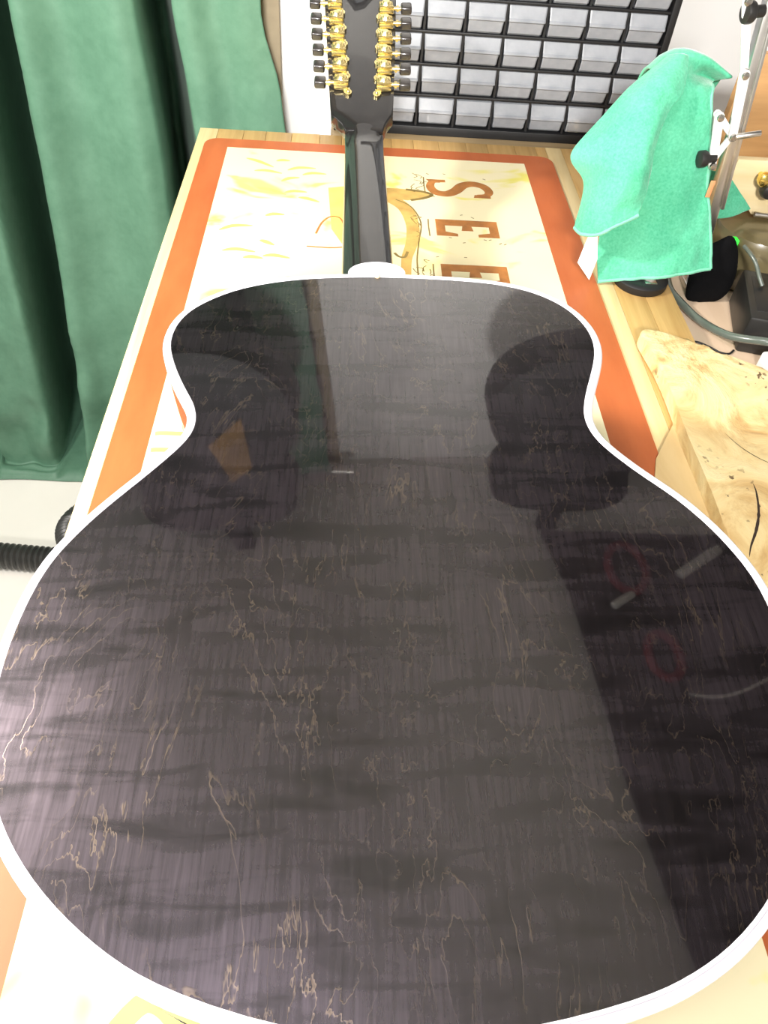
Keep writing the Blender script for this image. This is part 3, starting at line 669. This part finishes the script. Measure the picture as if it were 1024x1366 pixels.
# ------------------------------------------------------------------ towel on its stand
st = thing('bench_stand', 'round black weighted stand base peeking out under the green towel', 'stand', (0.394, 0.905, 0))
W_(lathe('base', [(0.0345, 0.0005), (0.0355, 0.003), (0.0355, 0.010), (0.033, 0.0125), (0.028, 0.0135), (0.012, 0.0145), (0.008, 0.0145)], 'black_plastic', None, 36, Matrix.Translation((0.394, 0.905, 0))), st)
W_(tube('post', [(0.396, 0.915, 0.013), (0.398, 0.955, 0.10), (0.400, 0.995, 0.19), (0.400, 1.001, 0.214)], 0.006, 'black_plastic'), st)
W_(cyl('arm', (0.374, 1.002, 0.217), (0.418, 1.003, 0.215), 0.006, 'black_plastic', bev=0.002), st)
W_(box('badge', (0.392, 0.880, 0.0136), (0.408, 0.890, 0.0146), 'steel', bev=0.0004), st)
TA = [[(0.3558, 0.99, 0.2291), (0.3689, 0.985, 0.2453), (0.3866, 0.98, 0.2542), (0.4158, 0.98, 0.2481), (0.4509, 0.98, 0.2307)], [(0.3409, 0.96, 0.2017), (0.3658, 0.955, 0.2051), (0.3831, 0.95, 0.2162), (0.4036, 0.95, 0.2215), (0.4225, 0.955, 0.2183)], [(0.3334, 0.945, 0.1551), (0.3636, 0.94, 0.159), (0.3889, 0.935, 0.1626), (0.4162, 0.935, 0.1641), (0.436, 0.94, 0.1676)], [(0.3285, 0.93, 0.0959), (0.3646, 0.925, 0.1004), (0.395, 0.92, 0.1066), (0.4212, 0.92, 0.1138), (0.4473, 0.925, 0.1195)], [(0.3277, 0.915, 0.0425), (0.3653, 0.91, 0.0495), (0.402, 0.905, 0.0606), (0.4332, 0.905, 0.0695), (0.4646, 0.91, 0.0736)], [(0.3342, 0.897, 0.0042), (0.3721, 0.890, 0.014), (0.4113, 0.886, 0.0218), (0.4452, 0.890, 0.0267), (0.4774, 0.897, 0.0309)]]
TB = [[(0.3667, 0.975, 0.2516), (0.3705, 0.972, 0.2535), (0.3746, 0.97, 0.2552), (0.3798, 0.97, 0.2555), (0.3863, 0.972, 0.2537)], [(0.3257, 0.955, 0.2233), (0.337, 0.94, 0.2317), (0.3512, 0.935, 0.2375), (0.3679, 0.937, 0.2362), (0.3804, 0.937, 0.2282)], [(0.2947, 0.94, 0.19), (0.3119, 0.922, 0.203), (0.3301, 0.912, 0.2129), (0.3498, 0.912, 0.214), (0.3628, 0.917, 0.2104)], [(0.2674, 0.93, 0.1516), (0.2885, 0.905, 0.1699), (0.313, 0.89, 0.1812), (0.3373, 0.888, 0.1859), (0.352, 0.895, 0.1812)], [(0.2881, 0.915, 0.125), (0.2985, 0.89, 0.1393), (0.3174, 0.872, 0.1471), (0.3387, 0.872, 0.1474), (0.3521, 0.88, 0.1398)], [(0.2856, 0.9, 0.0764), (0.2914, 0.882, 0.0775), (0.3063, 0.868, 0.085), (0.321, 0.864, 0.0987), (0.348, 0.868, 0.1123)]]
TC = [[(0.462, 0.985, 0.1211), (0.4778, 0.985, 0.119), (0.4934, 0.99, 0.1166)], [(0.4712, 0.975, 0.0894), (0.4957, 0.98, 0.0882), (0.5206, 0.99, 0.0929)], [(0.4847, 0.97, 0.0614), (0.5149, 0.975, 0.0625), (0.5478, 0.99, 0.0683)]]
# the sheet runs over the arm and down behind it
back1 = [(x, y + 0.030, z - 0.012) for x, y, z in TA[0]]; back2 = [(x, y + 0.045, z - 0.07) for x, y, z in TA[0]]; back3 = [(x + 0.01, y + 0.050, z - 0.15) for x, y, z in TA[0]]
TA = [back3, back2, back1, TA[0], [(0.3480, 0.975, 0.2160), (0.3670, 0.972, 0.2260), (0.3850, 0.967, 0.2370), (0.4110, 0.986, 0.2300), (0.4370, 0.992, 0.2220)]] + TA[1:]
def net(G_, n):
    rows = [cat(r, n) for r in G_]; colsN = len(rows[0])
    C = [cat([r[k] for r in rows], n) for k in range(colsN)]
    return [[C[k][i] for k in range(colsN)] for i in range(len(C[0]))]
tw_v, tw_f = [], []
hems = []
for G_, amp in ((TA, 0.0030), (TB, 0.0022), (TC, 0.002)):
    R_ = net(G_, 8); base = len(tw_v); nc = len(R_[0])
    for i, r in enumerate(R_):
        for k, p in enumerate(r):
            q = p + Vector((0, -1, 0.2)) * (amp * noise.noise(p * 45) + amp * 0.6 * noise.noise(p * 110)); tw_v.append(q); r[k] = q
    for i in range(len(R_) - 1):
        for k in range(nc - 1): tw_f.append((base + i * nc + k, base + (i + 1) * nc + k, base + (i + 1) * nc + k + 1, base + i * nc + k + 1))
    hems.append(R_)
tw = mesh_obj('green_towel', tw_v, tw_f, 'towel', None, True)
so = tw.modifiers.new('towel_thickness', 'SOLIDIFY'); so.thickness = 0.0036; so.offset = 0.0
su = tw.modifiers.new('towel_smooth', 'SUBSURF'); su.levels = 1; su.render_levels = 1
tag(tw, 'mint green microfibre towel draped over the stand beside the clamp post', 'towel')
def hem(pts): 
    o = tube('hem', pts, 0.0026, 'hem', tw, 8, 1); o['label'] = 'pale stitched towel hem'
hem(hems[0][-1]); hem([r[-1] for r in hems[0][36:]]); hem(hems[1][-1])
o = mesh_obj('care_label', [(0.3039, 0.894, 0.068), (0.3155, 0.893, 0.0717), (0.3239, 0.893, 0.0379), (0.321, 0.892, 0.0083), (0.300, 0.894, 0.0313), (0.3039, 0.8948, 0.068), (0.3155, 0.8938, 0.0717), (0.3239, 0.8938, 0.0379), (0.321, 0.8928, 0.0083), (0.300, 0.8948, 0.0313)], [(0, 1, 2, 3, 4), (9, 8, 7, 6, 5)] + [(i, 5 + i, 5 + (i + 1) % 5, (i + 1) % 5) for i in range(5)], 'paper', tw); o['label'] = 'white care label'
o = box('brand_tab', (0.4440, 0.9175, 0.115), (0.4500, 0.9190, 0.136), 'orange', tw, 0.0005); o['label'] = 'small orange tab'

# ------------------------------------------------------------------ clamp post with levers and knobs
jig = thing('clamp_post', 'aluminium clamp post with white toggle levers and black knobs', 'clamp', (0.49, 0.955, -0.03))
def bar(name, a, b, wx, wy, mt, ext=0.0):
    a, b = Vector(a), Vector(b); d = (b - a).normalized(); xr = Vector((1, 0, 0)); xr = (xr - d * xr.dot(d)).normalized(); yr = d.cross(xr)
    mt4 = Matrix((xr, yr, d)).transposed().to_4x4(); mt4.translation = a
    return W_(box(name, (-wx / 2, -wy / 2, -ext), (wx / 2, wy / 2, (b - a).length + ext), mt, None, min(wx, wy) * 0.12, mt4), jig)
bar('post', (0.4895, 0.950, -0.030), (0.4470, 0.953, 0.335), 0.0135, 0.016, 'alu')
bar('web', (0.4835, 0.945, 0.09), (0.4540, 0.946, 0.30), 0.004, 0.012, 'alu')
def lever(a, b, w):
    a, b = Vector(a), Vector(b); d = (b - a); L = d.length; d.normalize(); nrm = Vector((0.05, -1, 0.1)); nrm = (nrm - d * nrm.dot(d)).normalized(); xr = d.cross(nrm)
    m4 = Matrix((xr, d, nrm)).transposed().to_4x4(); m4.translation = a
    P = [(w / 2 * math.cos(t), -w / 2 * 0 + w / 2 * math.sin(t)) for t in [math.pi + math.pi * k / 8 for k in range(9)]] + [(w / 2 * 0.85 * math.cos(t), L + w / 2 * 0.85 * math.sin(t)) for t in [math.pi * k / 8 for k in range(9)]]
    W_(prism('lever', P, 0, 0.004, 'white_metal', None, 0.0006, m4), jig)
    for p in (a, b):
        W_(cyl('pivot_bolt', p + nrm * 0.0005, p + nrm * 0.0078, 0.0042, 'steel', bev=0.001), jig)
lever((0.4422, 0.936, 0.2497), (0.4571, 0.938, 0.182), 0.012)
lever((0.4290, 0.930, 0.2060), (0.4425, 0.931, 0.150), 0.011)
lever((0.4290, 0.938, 0.2060), (0.4571, 0.942, 0.182), 0.009)
lever((0.4420, 0.937, 0.1490), (0.4571, 0.941, 0.180), 0.008)
lever((0.4150, 0.936, 0.3200), (0.4422, 0.940, 0.2520), 0.010)
W_(cyl('handle_rod', (0.4590, 0.932, 0.183), (0.4870, 0.930, 0.190), 0.0034, 'alu', bev=0.001), jig)
def knob(a, b, r):
    a, b = Vector(a), Vector(b); q = (b - a).to_track_quat('Z', 'Y').to_matrix().to_4x4(); q.translation = a; L = (b - a).length
    W_(lathe('knob', [(r * 0.6, 0), (r * 0.95, L * 0.06), (r, L * 0.14), (r, L * 0.38), (r * 0.9, L * 0.46), (r * 0.55, L * 0.52), (r * 0.55, L * 0.98), (r * 0.4, L)], 'dark_plastic', None, 24, q), jig)
knob((0.4215, 0.926, 0.1570), (0.4440, 0.930, 0.1585), 0.0098)
knob((0.4160, 0.934, 0.3090), (0.4390, 0.938, 0.3110), 0.0110)
W_(box('foot', (0.478, 0.942, -0.030), (0.502, 0.972, -0.022), 'alu', bev=0.001), jig)

# plywood fixture beside it
fx = thing('plywood_fixture', 'pale plywood fixture with slanted lower edge and brass knob', 'fixture', (0.56, 1.02, -0.03))
mz = Matrix(((1, 0, 0, 0), (0, 0, -1, 1.012), (0, 1, 0, 0), (0, 0, 0, 1)))     # polygon in x-z, extruded along -y
W_(prism('block', [(0.5090, 0.1290), (0.5050, 0.1080), (0.5570, 0.0560), (0.74, 0.0560), (0.74, 0.1290)], 0.0, 0.012, 'ply', None, 0.001, mz), fx)
W_(prism('leg_panel', [(0.70, -0.030), (0.74, -0.030), (0.74, 0.0555), (0.70, 0.0555)], 0.0, 0.012, 'ply', None, 0.001, mz), fx)
W_(lathe('brass_knob', [(0.0035, 0), (0.0035, 0.008), (0.0085, 0.011), (0.0095, 0.016), (0.0085, 0.021), (0.004, 0.0235)], 'brass', None, 24, Matrix.Translation((0.5455, 0.9995, 0.112)) @ Matrix.Rotation(math.pi / 2, 4, 'X')), fx)
W_(lathe('dark_knob', [(0.004, 0), (0.004, 0.010), (0.011, 0.012), (0.012, 0.018), (0.010, 0.026), (0.004, 0.029)], 'dark_plastic', None, 24, Matrix.Translation((0.5560, 0.9995, 0.100)) @ Matrix.Rotation(math.pi / 2, 4, 'X')), fx)
W_(cyl('clamp_rod', (0.553, 0.985, 0.064), (0.63, 0.975, 0.064), 0.0035, 'alu'), fx)
tag(box('brown_panel', (0.508, 1.075, -0.030), (0.72, 1.090, 0.230), 'brown_board', bev=0.001), 'brown wooden panel standing upright behind the clamp post', 'panel')

# ------------------------------------------------------------------ things on the side bench
def blob(name, c, r, mt, parent=None, amp=0.15, f=3.0, seed=0):
    bm = bmesh.new(); bmesh.ops.create_icosphere(bm, subdivisions=4, radius=1.0)
    for v in bm.verts:
        k = 1 + amp * noise.noise(v.co * f * 0.5 + Vector((seed, 0, 0)))
        v.co = Vector((c[0] + v.co.x * r[0] * k, c[1] + v.co.y * r[1] * k, max(c[2] + v.co.z * r[2] * k, -0.0298)))
    return bm_obj(name, bm, mt, parent, True, 180)
tag(blob('black_pouch', (0.4960, 0.9215, 0.010), (0.031, 0.0150, 0.052), 'pouch', None, 0.22, 2.4, 3), 'soft black cloth pouch slumped behind the towel beside the cable', 'pouch')
tk = thing('plastic_tank', 'glossy olive-cream round plastic tank behind the power adapter', 'tank', (0.58, 0.997, -0.03))
W_(lathe('body', [(0.060, 0.0), (0.066, 0.004), (0.066, 0.066), (0.062, 0.074), (0.050, 0.079), (0.008, 0.080)], 'olive_plastic', None, 48, Matrix.Translation((0.580, 0.997, -0.0298))), tk)
W_(box('pilot_light', (0.5225, 0.950, 0.030), (0.5300, 0.962, 0.043), 'led', None, 0.001), tk)['label'] = 'glowing green pilot light'
ad = thing('power_adapter', 'black brick power adapter lying at an angle on the side bench', 'power adapter', (0.55, 0.88, -0.03))
rm = Matrix.Translation((0.5440, 0.856, -0.0298)) @ Matrix.Rotation(math.radians(-14), 4, 'Z')
W_(box('brick', (-0.026, -0.062, 0.0), (0.026, 0.056, 0.052), 'dark_plastic', None, 0.004, rm), ad)
W_(box('label_recess', (-0.017, -0.045, 0.0518), (0.017, 0.040, 0.0524), 'black_plastic', None, 0.0003, rm), ad)
W_(tube('strain_relief', [(0.590, 0.775, 0.004), (0.570, 0.774, 0.004), (0.546, 0.774, 0.004)], 0.006, 'black_plastic', None, 14, 10, lambda i: 0.0062 if i % 3 else 0.0078), ad)
W_(tube('cord', [(0.546, 0.774, 0.004), (0.520, 0.780, 0.003), (0.490, 0.808, -0.010), (0.472, 0.856, -0.022), (0.459, 0.890, -0.022), (0.452, 0.93, -0.0235), (0.458, 0.97, -0.0245)], 0.0052, 'cable'), ad)['label'] = 'thick grey-green translucent cord'
tag(tube('thin_wire', [(0.4475, 0.818, -0.0286), (0.460, 0.817, -0.0286), (0.472, 0.808, -0.0286), (0.483, 0.797, -0.0286), (0.494, 0.795, -0.0286), (0.503, 0.803, -0.0286)], 0.0013, 'black_plastic', None, 8), 'thin black wire trailing from the adapter to the bench edge', 'wire')
tag(tube('grey_lead', [(0.522, 0.920, 0.052), (0.526, 0.905, 0.050), (0.532, 0.892, 0.0435), (0.537, 0.880, 0.0325), (0.541, 0.870, 0.0250)], 0.0026, 'cable', None, 10), 'short grey lead hanging onto the top of the adapter', 'lead')
ps = thing('power_strip', 'white power strip partly visible beside the black adapter', 'power strip', (0.57, 0.76, -0.03))
rm = Matrix.Translation((0.5620, 0.748, -0.0298)) @ Matrix.Rotation(math.radians(8), 4, 'Z')
W_(box('body', (-0.038, -0.030, 0), (0.16, 0.030, 0.024), 'white_plastic', None, 0.003, rm), ps)
for k in range(3): W_(box('socket', (-0.02 + 0.05 * k, -0.014, 0.0239), (0.012 + 0.05 * k, 0.014, 0.0244), 'dark_plastic', None, 0.0002, rm), ps)

# ------------------------------------------------------------------ lamps (out of frame; the ceiling and tripod ones are added fill)
for (lx, ly, lz), hx, hy, lab in ((REAR_FILL, 0.32, 0.12, 'unseen ceiling lamp added for the sheen on the guitar back'), (LEFT_FILL, 0.15, 0.57, 'unseen ceiling lamp added to brighten the wall and curtain')):
    cl = thing('added_ceiling_lamp', lab, 'lamp', (lx, ly, 1.5))
    W_(box('housing', (lx - hx, ly - hy, 1.460), (lx + hx, ly + hy, 1.4995), 'white_metal', None, 0.004), cl)  # housings made up for the two added ceiling lights
fl_ = thing('added_wall_fill', 'unseen fill lamp on a tripod, added to brighten the far wall', 'lamp', (WALL_FILL_POS.x, WALL_FILL_POS.y, FZ))
dr = (WALL_FILL_AIM - WALL_FILL_POS).normalized(); q = dr.to_track_quat('Z', 'Y').to_matrix().to_4x4(); q.translation = WALL_FILL_POS - dr * 0.05
W_(box('head', (-0.19, -0.115, 0.0), (0.19, 0.115, 0.045), 'dark_plastic', None, 0.006, q), fl_)  # head and tripod made up around the added wall fill light
top = WALL_FILL_POS - dr * 0.06
W_(cyl('pole', (top.x, top.y, -0.35), top, 0.012, 'steel'), fl_)
for k in range(3):
    a = k * 2.094 + 0.4
    W_(cyl('leg', (top.x, top.y, -0.34), (top.x + 0.32 * math.cos(a), top.y + 0.32 * math.sin(a), FZ + 0.008), 0.008, 'steel'), fl_)
tl = thing('task_lamp', 'white shaded task lamp on a floor pole left of the bench', 'lamp', (-0.98, 0.38, FZ))
dr = (LAMP_AIM - LAMP_POS).normalized(); q = dr.to_track_quat('Z', 'Y').to_matrix().to_4x4(); q.translation = LAMP_POS - dr * 0.075
V, F, sg = [], [], 28
prof = [(0.02, 0.0), (0.035, 0.004), (0.06, 0.03), (0.082, 0.085), (0.080, 0.085), (0.058, 0.032), (0.033, 0.007), (0.02, 0.005)]
for r, z in prof:
    for k in range(sg):
        a = 2 * math.pi * k / sg; V.append(q @ Vector((r * math.cos(a), r * math.sin(a), z)))
for i in range(len(prof) - 1):
    for k in range(sg): F.append((i * sg + k, i * sg + (k + 1) % sg, (i + 1) * sg + (k + 1) % sg, (i + 1) * sg + k))
W_(mesh_obj('shade', V, F, 'white_metal', None, True, 40), tl)
p0 = LAMP_POS - dr * 0.075
W_(tube('arm', [p0, p0 + Vector((-0.06, -0.01, 0.05)), Vector((-0.98, 0.38, 0.86))], 0.008, 'steel'), tl)
W_(cyl('pole', (-0.98, 0.38, FZ + 0.02), (-0.98, 0.38, 0.865), 0.011, 'steel'), tl)
W_(lathe('base', [(0.13, 0), (0.13, 0.012), (0.02, 0.024), (0.012, 0.024)], 'black_plastic', None, 36, Matrix.Translation((-0.98, 0.38, FZ))), tl)

# ------------------------------------------------------------------ invented things above, made for the reflections in the lacquer
def guitar_for_reflection(name, label, cx, zc, sc, mt, rot, tan=None, yb=1.505):  # dark guitar shape invented to shape the reflections
    t = thing(name, label, 'guitar', (cx, yb, zc))
    R = Matrix.Translation((cx, yb, zc)) @ Matrix.Rotation(rot, 4, 'Y') @ Matrix.Rotation(math.pi / 2, 4, 'X') @ Matrix.Scale(sc, 4)
    P = [(p.x, p.y - 0.27) for p in OUT[::3]]
    W_(prism('body', P, 0.0, 0.10, mt, None, 0.004, R), t)
    W_(prism('neck', [(-0.027, 0.255), (0.027, 0.255), (0.022, 0.36), (-0.022, 0.36)], 0.07, 0.095, mt, None, 0.004, R), t)
    if tan: W_(prism('pickguard', [(0.04, -0.02), (0.12, -0.08), (0.10, 0.06), (0.05, 0.10)], 0.1001, 0.102, tan, None, 0.0, R), t)
    return t
guitar_for_reflection('reflection_guitar', 'invented black guitar, a dark shape for the reflection at the left', -0.43, 1.05, 1.25, 'slate', 0.10, 'amber', 1.27)
guitar_for_reflection('reflection_guitar', 'invented slate-grey guitar, a dark shape for the reflection at the right', 0.50, 1.09, 1.12, 'slate', -0.06, None, 1.30)
sh = thing('reflection_shelf', 'invented dark shelf below the ceiling, made for the reflection', 'shelf', (0.95, 0.6, 1.44))
W_(prism('board', [(0.45, 1.15), (0.50, 0.95), (0.55, 0.45), (0.66, -0.10), (1.8, -0.10), (1.8, 1.15)], 1.430, 1.452, 'dark_board'), sh)  # invented board that darkens the right side of the reflection
for (a, b) in ((0.75, 0.1), (0.75, 1.1), (1.6, 0.1), (1.6, 1.1)): W_(cyl('hanger', (a, b, 1.452), (a, b, 1.4995), 0.006, 'steel'), sh)
for (a, b, r, lab) in ((0.66, 1.02, 0.05, 'large invented red coil for the reflection, under the dark shelf'), (0.70, 0.76, 0.040, 'small invented red coil for the reflection, under the dark shelf')):
    P = [(a + r * math.cos(t * math.pi / 6), b + r * 1.5 * math.sin(t * math.pi / 6), 1.418) for t in range(13)]
    tag(tube('reflection_red_coil', P, 0.012, 'red'), lab, 'cable')  # invented red marks for the reflection
tag(cyl('reflection_roller', (0.80, 1.00, 1.414), (0.93, 1.09, 1.414), 0.015, 'white_plastic', bev=0.003), 'invented cream roller for the reflection, under the dark shelf', 'roller')  # invented pale mark for the reflection
tag(cyl('reflection_dowel', (0.60, 0.90, 1.418), (0.66, 0.94, 1.418), 0.011, 'white_plastic', bev=0.003), 'short invented cream dowel for the reflection, under the dark shelf', 'dowel')  # second pale mark invented for the reflection
tag(tube('reflection_cable', [(0.74, 0.66, 1.4250), (0.84, 0.66, 1.4245), (0.98, 0.72, 1.4250), (1.15, 0.80, 1.4250)], 0.0042, 'white_plastic'), 'invented white cable that mirrors as a pale streak', 'cable')  # invented to mirror as a white streak
